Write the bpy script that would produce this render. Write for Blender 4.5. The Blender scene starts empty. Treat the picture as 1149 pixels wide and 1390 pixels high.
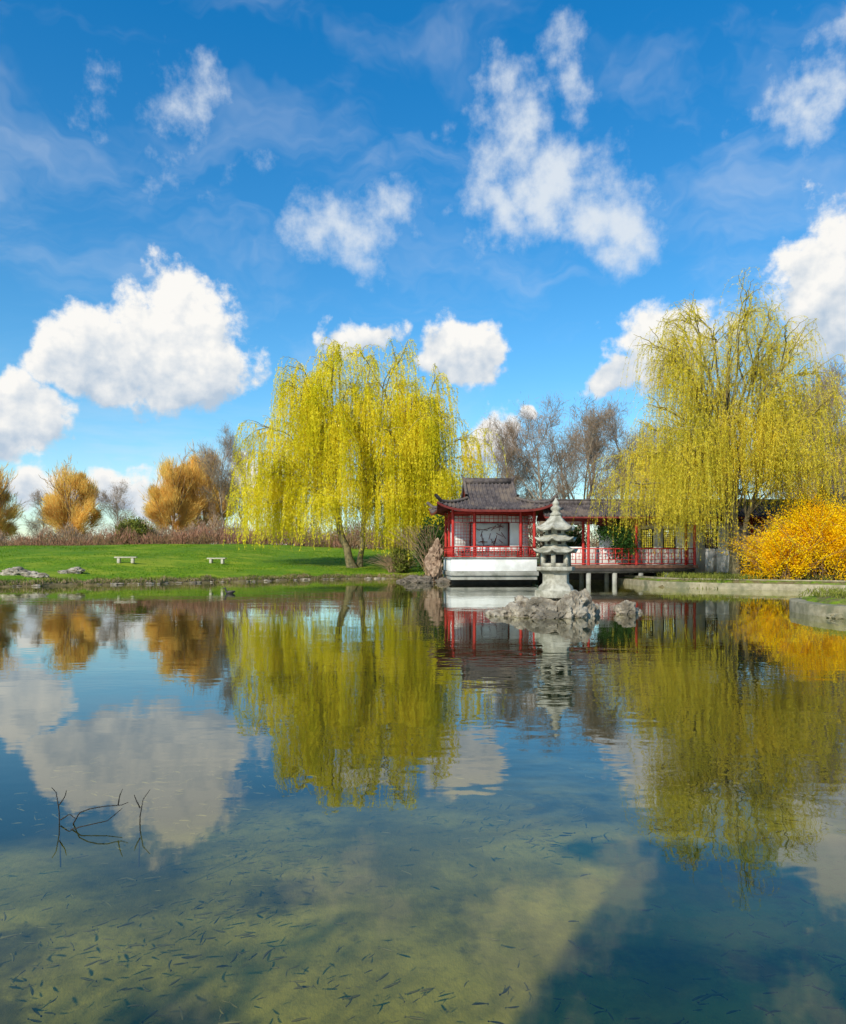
import bpy, bmesh, math, random
import numpy as np
from mathutils import Vector, noise as mnoise
random.seed(7)
S = bpy.context.scene
COL = S.collection
S.view_settings.view_transform = 'Standard'
S.view_settings.look = 'None'
S.view_settings.exposure = 0

# ------------------------------------------------------------------ helpers
def node(nt, t, **kw):
    n = nt.nodes.new(t)
    for k, v in kw.items():
        setattr(n, k, v)
    return n
def setin(nt, sock, v):
    if isinstance(v, bpy.types.NodeSocket):
        nt.links.new(v, sock)
    elif v is not None:
        sock.default_value = v
def M(nt, op, a, b=None, c=None, clamp=False):
    n = node(nt, 'ShaderNodeMath', operation=op, use_clamp=clamp)
    setin(nt, n.inputs[0], a); setin(nt, n.inputs[1], b)
    if c is not None: setin(nt, n.inputs[2], c)
    return n.outputs[0]
def VM(nt, op, a, b=None):
    n = node(nt, 'ShaderNodeVectorMath', operation=op)
    setin(nt, n.inputs[0], a); setin(nt, n.inputs[1], b)
    return n.outputs[1] if op in ('LENGTH', 'DOT_PRODUCT', 'DISTANCE') else n.outputs[0]
def MR(nt, v, a, b, c=0.0, d=1.0, smooth=True):
    n = node(nt, 'ShaderNodeMapRange', interpolation_type='SMOOTHSTEP' if smooth else 'LINEAR')
    setin(nt, n.inputs[0], v)
    n.inputs[1].default_value = a; n.inputs[2].default_value = b
    n.inputs[3].default_value = c; n.inputs[4].default_value = d
    return n.outputs[0]
def NOISE(nt, vec, scale, detail=4, rough=0.55, dist=0.0):
    n = node(nt, 'ShaderNodeTexNoise')
    if vec is not None: nt.links.new(vec, n.inputs['Vector'])
    n.inputs['Scale'].default_value = scale; n.inputs['Detail'].default_value = detail
    n.inputs['Roughness'].default_value = rough; n.inputs['Distortion'].default_value = dist
    return n
def MIXC(nt, f, a, b, mode='MIX'):
    n = node(nt, 'ShaderNodeMix', data_type='RGBA', blend_type=mode)
    setin(nt, n.inputs[0], f)
    for s, v in ((n.inputs[6], a), (n.inputs[7], b)):
        if isinstance(v, tuple) and len(v) == 3: v = (*v, 1)
        setin(nt, s, v)
    return n.outputs[2]
def newmat(name):
    m = bpy.data.materials.new(name); m.use_nodes = True
    nt = m.node_tree
    for n in list(nt.nodes): nt.nodes.remove(n)
    out = node(nt, 'ShaderNodeOutputMaterial')
    return m, nt, out
def surf(name, c1, c2, scale=3.0, rough=0.8, bump=0.3, bdist=0.02, c3=None, spec=0.3, stretch=None):
    m, nt, out = newmat(name)
    p = node(nt, 'ShaderNodeBsdfPrincipled')
    geo = node(nt, 'ShaderNodeTexCoord').outputs['Object']
    if stretch:
        geo = VM(nt, 'MULTIPLY', geo, stretch)
    n1 = NOISE(nt, geo, scale, 7, 0.65)
    f = MR(nt, n1.outputs[0], 0.35, 0.65)
    c = MIXC(nt, f, c1, c2)
    if c3:
        n2 = NOISE(nt, geo, scale * 0.3, 5, 0.6)
        c = MIXC(nt, MR(nt, n2.outputs[0], 0.48, 0.66), c, c3)
    nt.links.new(c, p.inputs['Base Color'])
    p.inputs['Roughness'].default_value = rough
    p.inputs['Specular IOR Level'].default_value = spec
    if bump:
        b = node(nt, 'ShaderNodeBump'); b.inputs['Strength'].default_value = bump
        b.inputs['Distance'].default_value = bdist
        n3 = NOISE(nt, geo, scale * 4, 5, 0.7)
        nt.links.new(n3.outputs[0], b.inputs['Height'])
        nt.links.new(b.outputs[0], p.inputs['Normal'])
    nt.links.new(p.outputs[0], out.inputs[0])
    return m
def leafmat(name, c1, c2, c3, trans=0.4, clump=0.35):
    m, nt, out = newmat(name)
    g = node(nt, 'ShaderNodeNewGeometry')
    c = MIXC(nt, g.outputs['Random Per Island'], c1, c2)
    n = NOISE(nt, g.outputs['Position'], clump, 2, 0.6)
    c = MIXC(nt, MR(nt, n.outputs[0], 0.42, 0.62), c, c3)
    d = node(nt, 'ShaderNodeBsdfDiffuse'); t = node(nt, 'ShaderNodeBsdfTranslucent')
    nt.links.new(c, d.inputs[0]); nt.links.new(c, t.inputs[0])
    x = node(nt, 'ShaderNodeMixShader'); x.inputs[0].default_value = trans
    nt.links.new(d.outputs[0], x.inputs[1]); nt.links.new(t.outputs[0], x.inputs[2])
    nt.links.new(x.outputs[0], out.inputs[0])
    return m

def mesh_np(name, parts, smooth=False):
    mats = []; vs = []; fs = []; mi = []; off = 0
    for v, f, m in parts:
        if len(v) == 0: continue
        if m not in mats: mats.append(m)
        vs.append(v); fs.append(f + off); off += len(v)
        mi.append(np.full(len(f), mats.index(m), dtype=np.int32))
    v = np.concatenate(vs).astype(np.float32); f = np.concatenate(fs).astype(np.int32); mi = np.concatenate(mi)
    me = bpy.data.meshes.new(name)
    me.vertices.add(len(v)); me.vertices.foreach_set('co', v.ravel())
    me.loops.add(f.size); me.loops.foreach_set('vertex_index', f.ravel())
    me.polygons.add(len(f))
    me.polygons.foreach_set('loop_start', np.arange(0, f.size, 4, dtype=np.int32))
    me.polygons.foreach_set('material_index', mi)
    if smooth: me.polygons.foreach_set('use_smooth', np.ones(len(f), dtype=bool))
    for m in mats: me.materials.append(m)
    me.update(calc_edges=True); me.validate()
    return me
def obj(name, me, parent=None, loc=None, rotz=0):
    o = bpy.data.objects.new(name, me); COL.objects.link(o)
    if parent: o.parent = parent
    if loc: o.location = loc
    o.rotation_euler[2] = rotz
    return o
def empty(name, loc=(0, 0, 0), rotz=0):
    return obj(name, None, None, loc, rotz)
def norm(a): return a / np.maximum(np.linalg.norm(a, axis=-1, keepdims=True), 1e-9)
def tubes(P, R, sides=3, cap=False):
    P = np.asarray(P, float); R = np.asarray(R, float)
    N, K, _ = P.shape
    T = np.empty_like(P); T[:, 1:-1] = P[:, 2:] - P[:, :-2]; T[:, 0] = P[:, 1] - P[:, 0]; T[:, -1] = P[:, -1] - P[:, -2]
    T = norm(T)
    mean = norm(P[:, -1] - P[:, 0])
    ref = np.where(np.abs(mean[:, 2:3]) > 0.7, np.array([[1., 0, 0]]), np.array([[0, 0, 1.]]))
    A = norm(np.cross(T, ref[:, None, :])); B = np.cross(T, A)
    an = np.arange(sides) * 2 * math.pi / sides
    V = P[:, :, None, :] + R[:, :, None, None] * (A[:, :, None, :] * np.cos(an)[None, None, :, None] + B[:, :, None, :] * np.sin(an)[None, None, :, None])
    idx = np.arange(N * K * sides).reshape(N, K, sides)
    a = idx[:, :-1]; b = idx[:, 1:]
    F = np.stack([a, np.roll(a, -1, 2), np.roll(b, -1, 2), b], -1).reshape(-1, 4)
    return V.reshape(-1, 3), F
def leaves(C, D, L, W, rng):
    n = len(C)
    D = norm(D); r = norm(rng.normal(size=(n, 3))); A = norm(np.cross(D, r))
    L = np.broadcast_to(L, (n,))[:, None]; W = np.broadcast_to(W, (n,))[:, None]
    V = np.stack([C - D * L * .5, C + A * W * .5, C + D * L * .5, C - A * W * .5], 1).reshape(-1, 3)
    F = np.arange(n * 4).reshape(n, 4)
    return V, F
def box(cx, cy, cz, sx, sy, sz, rot=0.0, axis='y'):
    v = np.array([[x, y, z] for z in (-.5, .5) for x, y in ((-.5, -.5), (.5, -.5), (.5, .5), (-.5, .5))]) * [sx, sy, sz]
    if rot:
        c, s = math.cos(rot), math.sin(rot)
        if axis == 'y': v = v @ np.array([[c, 0, -s], [0, 1, 0], [s, 0, c]])
        if axis == 'z': v = v @ np.array([[c, s, 0], [-s, c, 0], [0, 0, 1]])
        if axis == 'x': v = v @ np.array([[1, 0, 0], [0, c, s], [0, -s, c]])
    v = v + [cx, cy, cz]
    f = np.array([[0, 3, 2, 1], [4, 5, 6, 7], [0, 1, 5, 4], [1, 2, 6, 5], [2, 3, 7, 6], [3, 0, 4, 7]])
    return v, f
def boxes(name, lst, mat, parent=None, bevel=0.0, loc=None, rotz=0):
    parts = []
    for b in lst:
        v, f = box(*b); parts.append((v, f, mat))
    o = obj(name, mesh_np(name, parts), parent, loc, rotz)
    if bevel:
        md = o.modifiers.new('bevel', 'BEVEL'); md.width = bevel; md.segments = 2
    return o
def lathe(profile, sides=6, rot=0.0, lift=None):
    V = []
    for p in profile:
        z, r = p[0], p[1]
        for k in range(sides):
            a = rot + 2 * math.pi * k / sides
            V.append((r * math.cos(a), r * math.sin(a), z))
    V = np.array(V); n = len(profile)
    idx = np.arange(n * sides).reshape(n, sides)
    a = idx[:-1]; b = idx[1:]
    F = np.stack([a, np.roll(a, -1, 1), np.roll(b, -1, 1), b], -1).reshape(-1, 4)
    return V, F

# ------------------------------------------------------------------ sun + camera
SUN_AZ = math.atan2(-0.50, -0.87); SUN_EL = math.radians(33)
sd = Vector((math.sin(SUN_AZ) * math.cos(SUN_EL), math.cos(SUN_AZ) * math.cos(SUN_EL), math.sin(SUN_EL)))
sl = bpy.data.lights.new('sun', 'SUN'); sl.energy = 5.0; sl.angle = math.radians(0.8); sl.color = (1.0, 0.92, 0.78)
so = bpy.data.objects.new('sun', sl); COL.objects.link(so)
so.rotation_euler = sd.to_track_quat('Z', 'Y').to_euler(); so.location = (-20, -40, 40)
cam = bpy.data.cameras.new('camera'); cam.lens = 25.9; cam.sensor_width = 36; cam.shift_y = 62 / 1390
cam.clip_end = 5000; cam.clip_start = 0.05
co = bpy.data.objects.new('camera', cam); COL.objects.link(co)
co.location = (0, 0, 1.8); co.rotation_euler = (math.radians(90), 0, 0)
S.camera = co

# ------------------------------------------------------------------ world sky with clouds
w = bpy.data.worlds.new('World'); S.world = w; w.use_nodes = True
try: w.cycles.sampling_method = 'NONE'
except Exception: pass
nt = w.node_tree
for n in list(nt.nodes): nt.nodes.remove(n)
wo = node(nt, 'ShaderNodeOutputWorld')
sky = node(nt, 'ShaderNodeTexSky'); sky.sky_type = 'NISHITA'; sky.sun_disc = False
sky.sun_elevation = SUN_EL; sky.sun_rotation = SUN_AZ; sky.air_density = 1.0; sky.dust_density = 0.3; sky.ozone_density = 3.0
tc = node(nt, 'ShaderNodeTexCoord').outputs['Generated']
sep = node(nt, 'ShaderNodeSeparateXYZ'); nt.links.new(tc, sep.inputs[0])
az = M(nt, 'ARCTAN2', sep.outputs[0], sep.outputs[1]); el = M(nt, 'ARCSINE', sep.outputs[2])
cmb = node(nt, 'ShaderNodeCombineXYZ'); nt.links.new(az, cmb.inputs[0]); nt.links.new(el, cmb.inputs[1]); P = cmb.outputs[0]
wn = NOISE(nt, P, 9.0, 3, 0.6)
warp = VM(nt, 'MULTIPLY', VM(nt, 'SUBTRACT', wn.outputs[1], (0.5, 0.5, 0.5)), (0.14, 0.10, 0.0))
PW = VM(nt, 'ADD', P, warp)
f1 = NOISE(nt, P, 15.0, 8, 0.62).outputs[0]
f2 = NOISE(nt, VM(nt, 'ADD', P, (-0.010, 0.018, 0)), 15.0, 3, 0.6).outputs[0]
def ae(px, py):
    a = math.atan((px - 574.5) / 1000.0)
    return a, math.atan((757 - py) / 1000.0 * math.cos(a))
def blobs(lst, flat):
    best = None; sw = None; sy = None
    for (px, py, rx, ry, wgt) in lst:
        a, e = ae(px, py); ca = math.cos(a)
        rx_ = rx / 1000 * ca * ca; ry_ = ry / 1000 * math.cos(e) * ca
        r = VM(nt, 'SUBTRACT', PW, (a, e, 0))
        A = VM(nt, 'MULTIPLY', r, (1 / rx_, 1 / ry_, 0))
        if flat != 1:
            B = VM(nt, 'MULTIPLY', r, (1 / rx_, -flat / ry_, 0))
            L = VM(nt, 'LENGTH', VM(nt, 'MAXIMUM', A, B))
        else:
            L = VM(nt, 'LENGTH', A)
        m = M(nt, 'MULTIPLY_ADD', L, -wgt, wgt)
        best = m if best is None else M(nt, 'MAXIMUM', best, m)
        if flat != 1:
            s2 = node(nt, 'ShaderNodeSeparateXYZ'); nt.links.new(A, s2.inputs[0])
            mp = M(nt, 'MAXIMUM', M(nt, 'ADD', m, 0.25), 0.0)
            yy = M(nt, 'MULTIPLY', s2.outputs[1], mp)
            sw = mp if sw is None else M(nt, 'ADD', sw, mp)
            sy = yy if sy is None else M(nt, 'ADD', sy, yy)
    return best, sw, sy
CUM = [(130, 500, 110, 85, 1), (245, 495, 112, 130, 1), (15, 575, 75, 85, 1),
       (1130, 410, 100, 130, 1), (905, 490, 90, 90, 1), (845, 512, 55, 32, .9),
       (625, 487, 68, 68, 1), (500, 460, 55, 40, .7), (660, 610, 35, 50, .8), (705, 562, 22, 22, .8),
       (50, 660, 45, 32, .8), (170, 675, 115, 45, .9), (330, 655, 55, 36, .8)]
WSP = [(690, 190, 70, 85, 1.1), (672, 285, 65, 75, 1.1), (745, 250, 90, 65, 1.1), (825, 290, 75, 85, 1.1), (772, 95, 48, 65, .8), (480, 305, 95, 62, .85),
       (245, 165, 95, 65, .40), (1095, 140, 85, 58, .95), (1130, 35, 75, 45, .55)]
c1, sw, sy = blobs(CUM, 1.7)
dn = M(nt, 'ADD', c1, M(nt, 'MULTIPLY', M(nt, 'SUBTRACT', f1, 0.5), 1.6))
a1 = MR(nt, dn, -0.04, 0.26)
rel = M(nt, 'DIVIDE', sy, M(nt, 'MAXIMUM', sw, 0.02))
lit = M(nt, 'ADD', M(nt, 'MULTIPLY_ADD', rel, 0.85, 0.52), M(nt, 'MULTIPLY', M(nt, 'SUBTRACT', f1, f2), 2.8), clamp=True)
ccol = MIXC(nt, lit, (0.50, 0.61, 0.74), (1.0, 0.985, 0.95))
c2, _, _ = blobs(WSP, 1)
dn2 = M(nt, 'ADD', c2, M(nt, 'MULTIPLY', M(nt, 'SUBTRACT', f1, 0.5), 2.6))
a2 = M(nt, 'MULTIPLY', MR(nt, dn2, -0.05, 1.05), 0.92)
PS = VM(nt, 'MULTIPLY', PW, (1.0, 2.4, 1.0))
f3 = NOISE(nt, PS, 3.2, 5, 0.6, 0.4).outputs[0]
a3 = M(nt, 'MULTIPLY', MR(nt, f3, 0.46, 0.80), 0.34)
PH = VM(nt, 'MULTIPLY', P, (1.0, 5.0, 1.0))
f4 = NOISE(nt, PH, 4.0, 4, 0.6).outputs[0]
a4 = M(nt, 'MULTIPLY', MR(nt, el, 0.02, 0.26, 1.0, 0.0), MR(nt, f4, 0.44, 0.68, 0.0, 0.50))
thin = M(nt, 'MAXIMUM', M(nt, 'MAXIMUM', a2, a3), a4)
hs = node(nt, 'ShaderNodeHueSaturation'); hs.inputs['Saturation'].default_value = 1.2; hs.inputs['Value'].default_value = 1.0
nt.links.new(sky.outputs[0], hs.inputs['Color'])
grade = MIXC(nt, MR(nt, el, 0.02, 0.62, smooth=False), (1.35, 1.42, 1.30), (.22, 1.36, 1.62))
sc = MIXC(nt, 1.0, hs.outputs[0], grade, 'MULTIPLY')
b1 = node(nt, 'ShaderNodeBackground'); nt.links.new(sc, b1.inputs[0]); b1.inputs[1].default_value = 0.12
b2 = node(nt, 'ShaderNodeBackground'); b2.inputs[0].default_value = (0.86, 0.93, 1.0, 1); b2.inputs[1].default_value = 0.88
b3 = node(nt, 'ShaderNodeBackground'); nt.links.new(ccol, b3.inputs[0]); b3.inputs[1].default_value = 0.97
m1 = node(nt, 'ShaderNodeMixShader'); nt.links.new(thin, m1.inputs[0]); nt.links.new(b1.outputs[0], m1.inputs[1]); nt.links.new(b2.outputs[0], m1.inputs[2])
m2 = node(nt, 'ShaderNodeMixShader'); nt.links.new(a1, m2.inputs[0]); nt.links.new(m1.outputs[0], m2.inputs[1]); nt.links.new(b3.outputs[0], m2.inputs[2])
nt.links.new(m2.outputs[0], wo.inputs[0])

# ------------------------------------------------------------------ terrain
POND = np.array([(-70, .8), (-70, 30), (-45, 38), (-25.8, 45.5), (-15, 53), (-10, 59), (-5, 63), (-.5, 62), (1, 58.5), (2.5, 56.8), (9, 55.8), (10, 53.4),
        (14.2, 53.4), (14.3, 49), (14.6, 45), (17.9, 42.2), (22.4, 39.5), (25, 36), (22, 30), (12.9, 26), (12.4, 23), (13, 21), (18, 18), (20, 10), (20, .8)], float)
def sdf(x, y):
    d = np.full(x.shape, 1e9); inside = np.zeros(x.shape, bool)
    n = len(POND)
    for i in range(n):
        a = POND[i]; b = POND[(i + 1) % n]; e = b - a
        wx = x - a[0]; wy = y - a[1]
        t = np.clip((wx * e[0] + wy * e[1]) / (e @ e), 0, 1)
        d = np.minimum(d, np.hypot(wx - t * e[0], wy - t * e[1]))
        c = ((a[1] <= y) != (b[1] <= y))
        with np.errstate(divide='ignore', invalid='ignore'):
            xi = a[0] + (y - a[1]) * e[0] / (e[1] if e[1] != 0 else 1e-9)
        inside ^= c & (x < xi)
    s = np.where(inside, -d, d)
    wl = np.clip((2 - x) / 4, 0, 1) * np.clip((y - 20) / 10, 0, 1)
    return s + wl * (0.35 * np.sin(x * .9) + .25 * np.sin(x * 2.3 + 1) + .12 * np.sin(x * 5.1))
def sm(t): t = np.clip(t, 0, 1); return t * t * (3 - 2 * t)
def height(x, y):
    x = np.asarray(x, float); y = np.asarray(y, float)
    s = sdf(x, y)
    wl = sm((8 - x) / 8) * sm((y - 25) / 15)
    amp = 2.5 + 1.0 * np.exp(-((x + 26) / 22) ** 2)
    t = np.clip(s / 45, 0, 1)
    hill = amp * t ** .85 * (1 - .35 * sm((s - 50) / 40))
    out = .10 + .12 * sm(s / .8) + wl * hill + (1 - wl) * (.28 * sm(s / .35) + .4 * sm((s - 4) / 8) + 1.2 * sm((s - 15) / 60))
    out = out + .06 * np.sin(x * .31 + 1) * np.sin(y * .27) * sm(s / 6)
    dmax = .5 + 1.3 * sm((y - 4.0 - .5 * np.clip(x, -4, 1.5) + .7 * np.clip(x - 1.5, 0, 4)) / 15.0)
    inn = -.06 - (dmax - .06) * sm(-s / 2.2)
    return np.where(s > 0, out, inn)
def H1(x, y): return float(height(np.array([x]), np.array([y]))[0])
geo = lambda a, b, n: np.geomspace(a, b, n)
xs = np.concatenate([-geo(80.5, 2500, 30)[::-1], np.linspace(-80, 60, 351), geo(60.5, 2500, 30)])
ys = np.concatenate([-geo(6.5, 1500, 25)[::-1], np.linspace(-6, 130, 341), geo(130.6, 3000, 30)])
X, Y = np.meshgrid(xs, ys); Z = height(X, Y)
V = np.stack([X, Y, Z], -1).reshape(-1, 3)
I = np.arange(V.shape[0]).reshape(X.shape)
F = np.stack([I[:-1, :-1], I[:-1, 1:], I[1:, 1:], I[1:, :-1]], -1).reshape(-1, 4)
gm, nt, out = newmat('ground_material')
g = node(nt, 'ShaderNodeNewGeometry'); pos = g.outputs['Position']
sp = node(nt, 'ShaderNodeSeparateXYZ'); nt.links.new(pos, sp.inputs[0])
na = NOISE(nt, pos, .35, 6, .6).outputs[0]; nb = NOISE(nt, VM(nt, 'MULTIPLY', pos, (1, .5, 1)), 5.0, 8, .75).outputs[0]; nc = NOISE(nt, pos, 1.3, 5, .6).outputs[0]
gr = MIXC(nt, MR(nt, nb, .38, .64), (.060, .145, .004), (.21, .32, .010))
gr = MIXC(nt, MR(nt, na, .45, .66), gr, (.26, .31, .02))
gr = MIXC(nt, MR(nt, NOISE(nt, VM(nt, 'MULTIPLY', pos, (1, .4, 1)), .11, 4, .6).outputs[0], .46, .66, 0, .7), gr, (.08, .18, .01))
dirt = MIXC(nt, MR(nt, nb, .3, .7), (.10, .075, .035), (.20, .16, .08))
rightish = MR(nt, sp.outputs[0], 3.0, 12.0)
gr = MIXC(nt, M(nt, 'MULTIPLY', rightish, MR(nt, nc, .35, .6)), gr, dirt)
edge = MR(nt, M(nt, 'ADD', sp.outputs[2], M(nt, 'MULTIPLY', M(nt, 'SUBTRACT', nc, .5), .2)), .16, .34)
land = MIXC(nt, edge, dirt, gr)
silt = MIXC(nt, MR(nt, NOISE(nt, pos, .9, 7, .65).outputs[0], .36, .60), (.19, .165, .028), (.37, .31, .065))
silt = MIXC(nt, MR(nt, NOISE(nt, pos, 9, 6, .7).outputs[0], .48, .75, 0, .6), silt, (.11, .105, .03))
weed = MR(nt, NOISE(nt, pos, .75, 6, .65).outputs[0], .54, .66, 0, .8)
silt = MIXC(nt, weed, silt, (.05, .055, .02))
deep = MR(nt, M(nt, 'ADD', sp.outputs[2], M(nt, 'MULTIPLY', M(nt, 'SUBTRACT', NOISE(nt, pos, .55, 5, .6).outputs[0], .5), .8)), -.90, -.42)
bed = MIXC(nt, deep, (.018, .028, .014), silt)  # deep bed painted darker for algae and for light lost in the water
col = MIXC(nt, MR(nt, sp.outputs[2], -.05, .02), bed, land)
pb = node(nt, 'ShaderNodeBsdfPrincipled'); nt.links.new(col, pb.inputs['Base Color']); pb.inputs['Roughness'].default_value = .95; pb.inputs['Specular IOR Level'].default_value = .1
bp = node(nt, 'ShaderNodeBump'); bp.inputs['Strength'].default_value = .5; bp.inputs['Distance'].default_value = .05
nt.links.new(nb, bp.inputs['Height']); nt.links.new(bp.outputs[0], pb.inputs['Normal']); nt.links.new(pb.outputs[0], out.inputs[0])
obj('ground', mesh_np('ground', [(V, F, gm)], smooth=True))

# ------------------------------------------------------------------ water
wm, nt, out = newmat('pond_water_material')
g = node(nt, 'ShaderNodeNewGeometry'); pos = g.outputs['Position']
wv1 = NOISE(nt, VM(nt, 'MULTIPLY', pos, (.7, 1.3, 1)), .9, 2, .5).outputs[0]
wv2 = NOISE(nt, VM(nt, 'MULTIPLY', pos, (.8, 1.2, 1)), 4.5, 1, .5).outputs[0]
patch = MR(nt, NOISE(nt, VM(nt, 'MULTIPLY', pos, (.5, 1, 1)), .12, 3, .5).outputs[0], .42, .62, .3, 1.5)
hgt = M(nt, 'MULTIPLY', M(nt, 'ADD', wv1, M(nt, 'MULTIPLY', wv2, .28)), patch)
bp = node(nt, 'ShaderNodeBump'); bp.inputs['Strength'].default_value = 1.0; bp.inputs['Distance'].default_value = .0060
nt.links.new(hgt, bp.inputs['Height'])
lw = node(nt, 'ShaderNodeLayerWeight'); lw.inputs['Blend'].default_value = .5; nt.links.new(bp.outputs[0], lw.inputs['Normal'])
fres = M(nt, 'MULTIPLY_ADD', M(nt, 'POWER', lw.outputs['Facing'], 3.7), .93, .04, clamp=True)
gl = node(nt, 'ShaderNodeBsdfGlossy'); gl.inputs['Roughness'].default_value = .015; gl.inputs['Color'].default_value = (.90, .92, .88, 1)
nt.links.new(bp.outputs[0], gl.inputs['Normal'])
tr = node(nt, 'ShaderNodeBsdfTransparent'); tr.inputs[0].default_value = (.84, .86, .62, 1)
mx = node(nt, 'ShaderNodeMixShader'); nt.links.new(fres, mx.inputs[0]); nt.links.new(tr.outputs[0], mx.inputs[1]); nt.links.new(gl.outputs[0], mx.inputs[2])
nt.links.new(mx.outputs[0], out.inputs[0])
obj('pond_water', mesh_np('pond_water', [(np.array([[-75, .2, 0], [35, .2, 0], [35, 68, 0], [-75, 68, 0]], float), np.array([[0, 1, 2, 3]]), wm)]))

# ------------------------------------------------------------------ materials
bark = surf('willow_bark', (.12, .095, .05), (.24, .20, .10), 4, .9, .6, .05)
bark2 = surf('yellow_bark', (.28, .22, .06), (.42, .34, .10), 4, .9, 0)
twigbrown = surf('twig_brown', (.24, .15, .085), (.36, .24, .14), 3, .9, 0)
twiggrey = surf('twig_grey', (.19, .15, .11), (.32, .26, .19), 3, .9, 0)
wleaf = leafmat('willow_leaves', (.92, .76, .030), (.98, .86, .07), (.74, .66, .025), .45, .35)
wleaf2 = leafmat('willow_leaves_olive', (.80, .64, .045), (.92, .76, .10), (.66, .56, .05), .42, .5)
oleaf = leafmat('golden_twigs', (.90, .60, .15), (.97, .72, .22), (.74, .46, .12), .4, .4)
bleaf = leafmat('brown_twigs', (.38, .25, .16), (.52, .36, .24), (.32, .23, .15), .35, .2)
shrubt = leafmat('reddish_twigs', (.32, .15, .10), (.46, .25, .16), (.30, .20, .10), .3, .3)
yleaf = leafmat('forsythia_flowers', (.97, .64, .006), (.98, .76, .015), (.88, .50, .008), .4, .9)
gleaf = leafmat('evergreen_leaves', (.03, .075, .015), (.06, .12, .03), (.02, .05, .012), .2, .8)
oliveleaf = leafmat('olive_leaves', (.16, .19, .03), (.26, .26, .05), (.11, .13, .03), .2, .8)
stone = surf('lantern_stone', (.28, .26, .20), (.50, .47, .38), 5, .9, .7, .025, c3=(.20, .19, .135))
rockm = surf('rock_limestone', (.15, .12, .085), (.44, .38, .29), 2.2, .9, .8, .06, c3=(.13, .11, .08))
kerbm = surf('kerb_stone', (.22, .19, .11), (.36, .31, .20), 2.5, .9, .5, .03, c3=(.14, .14, .08))
white = surf('white_plaster', (.74, .73, .70), (.84, .83, .80), 1.5, .85, .1, .01, c3=(.60, .59, .55))
red = surf('red_lacquer', (.34, .016, .013), (.46, .032, .022), 3, .55, .1, .01)
darkred = surf('dark_red_wood', (.12, .015, .012), (.19, .028, .02), 3, .65, .1, .01)
tile = surf('roof_tile', (.050, .040, .040), (.12, .098, .092), 3, .8, .5, .03, c3=(.17, .13, .10))
conc = surf('concrete', (.25, .24, .21), (.37, .36, .31), 2, .9, .3, .02, c3=(.15, .15, .12))
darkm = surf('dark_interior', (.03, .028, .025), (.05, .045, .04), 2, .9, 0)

# ------------------------------------------------------------------ trees
def skeleton(rng, h, nchild, ang=(25, 50), up=.10, wob=.12, ratio=(.38, .6), r0=None, minr=.012, clear=.22, lean=(0, 0), lead=.86):
    out = []
    r0 = r0 or h * .02
    def br(p, d, L, r, lev):
        K = 6; pts = [p]; dirs = [d]
        for k in range(K - 1):
            d = d + rng.normal(size=3) * wob + np.array([0, 0, up if lev else .03])
            d = d / np.linalg.norm(d)
            p = p + d * L / (K - 1); pts.append(p); dirs.append(d)
        rad = np.linspace(r, max(r * .3, minr * .7), K)
        out.append((np.array(pts), rad, lev))
        if lev >= len(nchild): return
        n = nchild[lev]
        t0 = clear if lev == 0 else .2
        for i in range(n):
            t = t0 + (1 - t0) * (i + rng.random()) / n
            f = t * (K - 1); k = min(int(f), K - 2); q = pts[k] + (pts[k + 1] - pts[k]) * (f - k)
            dd = dirs[k]
            a = math.radians(rng.uniform(*ang)) * (1.15 - .35 * t if lev == 0 else 1)
            pr = np.cross(dd, norm(rng.normal(size=3))); pr = pr / np.linalg.norm(pr)
            cd = dd * math.cos(a) + pr * math.sin(a)
            cl = L * rng.uniform(*ratio) * (1.15 - .55 * abs(t - .35)) if lev == 0 else L * rng.uniform(*ratio) * (1.1 - .4 * t)
            br(q, cd, cl, max(rad[k] * .5, minr), lev + 1)
    d0 = np.array([lean[0], lean[1], 1.0]); d0 /= np.linalg.norm(d0)
    br(np.zeros(3), d0, h * lead, r0, 0)
    return out
def sk_parts(sk, mthick, mthin, split=2):
    parts = []
    for lo, hi, sides, m in ((0, split, 7, mthick), (split, 9, 3, mthin)):
        b = [s for s in sk if lo <= s[2] < hi]
        if b:
            v, f = tubes(np.array([s[0] for s in b]), np.array([s[1] for s in b]), sides)
            parts.append((v, f, m))
    return parts
def bare_mesh(name, seed, h, nchild, mthick, mthin, leafm=None, nleaf=0, leafL=.7, leafW=.05, **kw):
    rng = np.random.default_rng(seed)
    sk = skeleton(rng, h, nchild, **kw)
    parts = sk_parts(sk, mthick, mthin)
    if leafm:
        ends = [s for s in sk if s[2] >= len(nchild) - 1]
        E = np.array([s[0] for s in ends])
        ii = rng.integers(0, len(E), nleaf); kk = rng.integers(1, 6, nleaf)
        C = E[ii, kk] + rng.normal(size=(nleaf, 3)) * .35
        D = norm(E[ii, kk] - E[ii, kk - 1]) + rng.normal(size=(nleaf, 3)) * .45 + [0, 0, .25]
        v, f = leaves(C, D, leafL * rng.uniform(.6, 1.3, nleaf), leafW, rng)
        parts.append((v, f, leafm))
    return mesh_np(name, parts)
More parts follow.
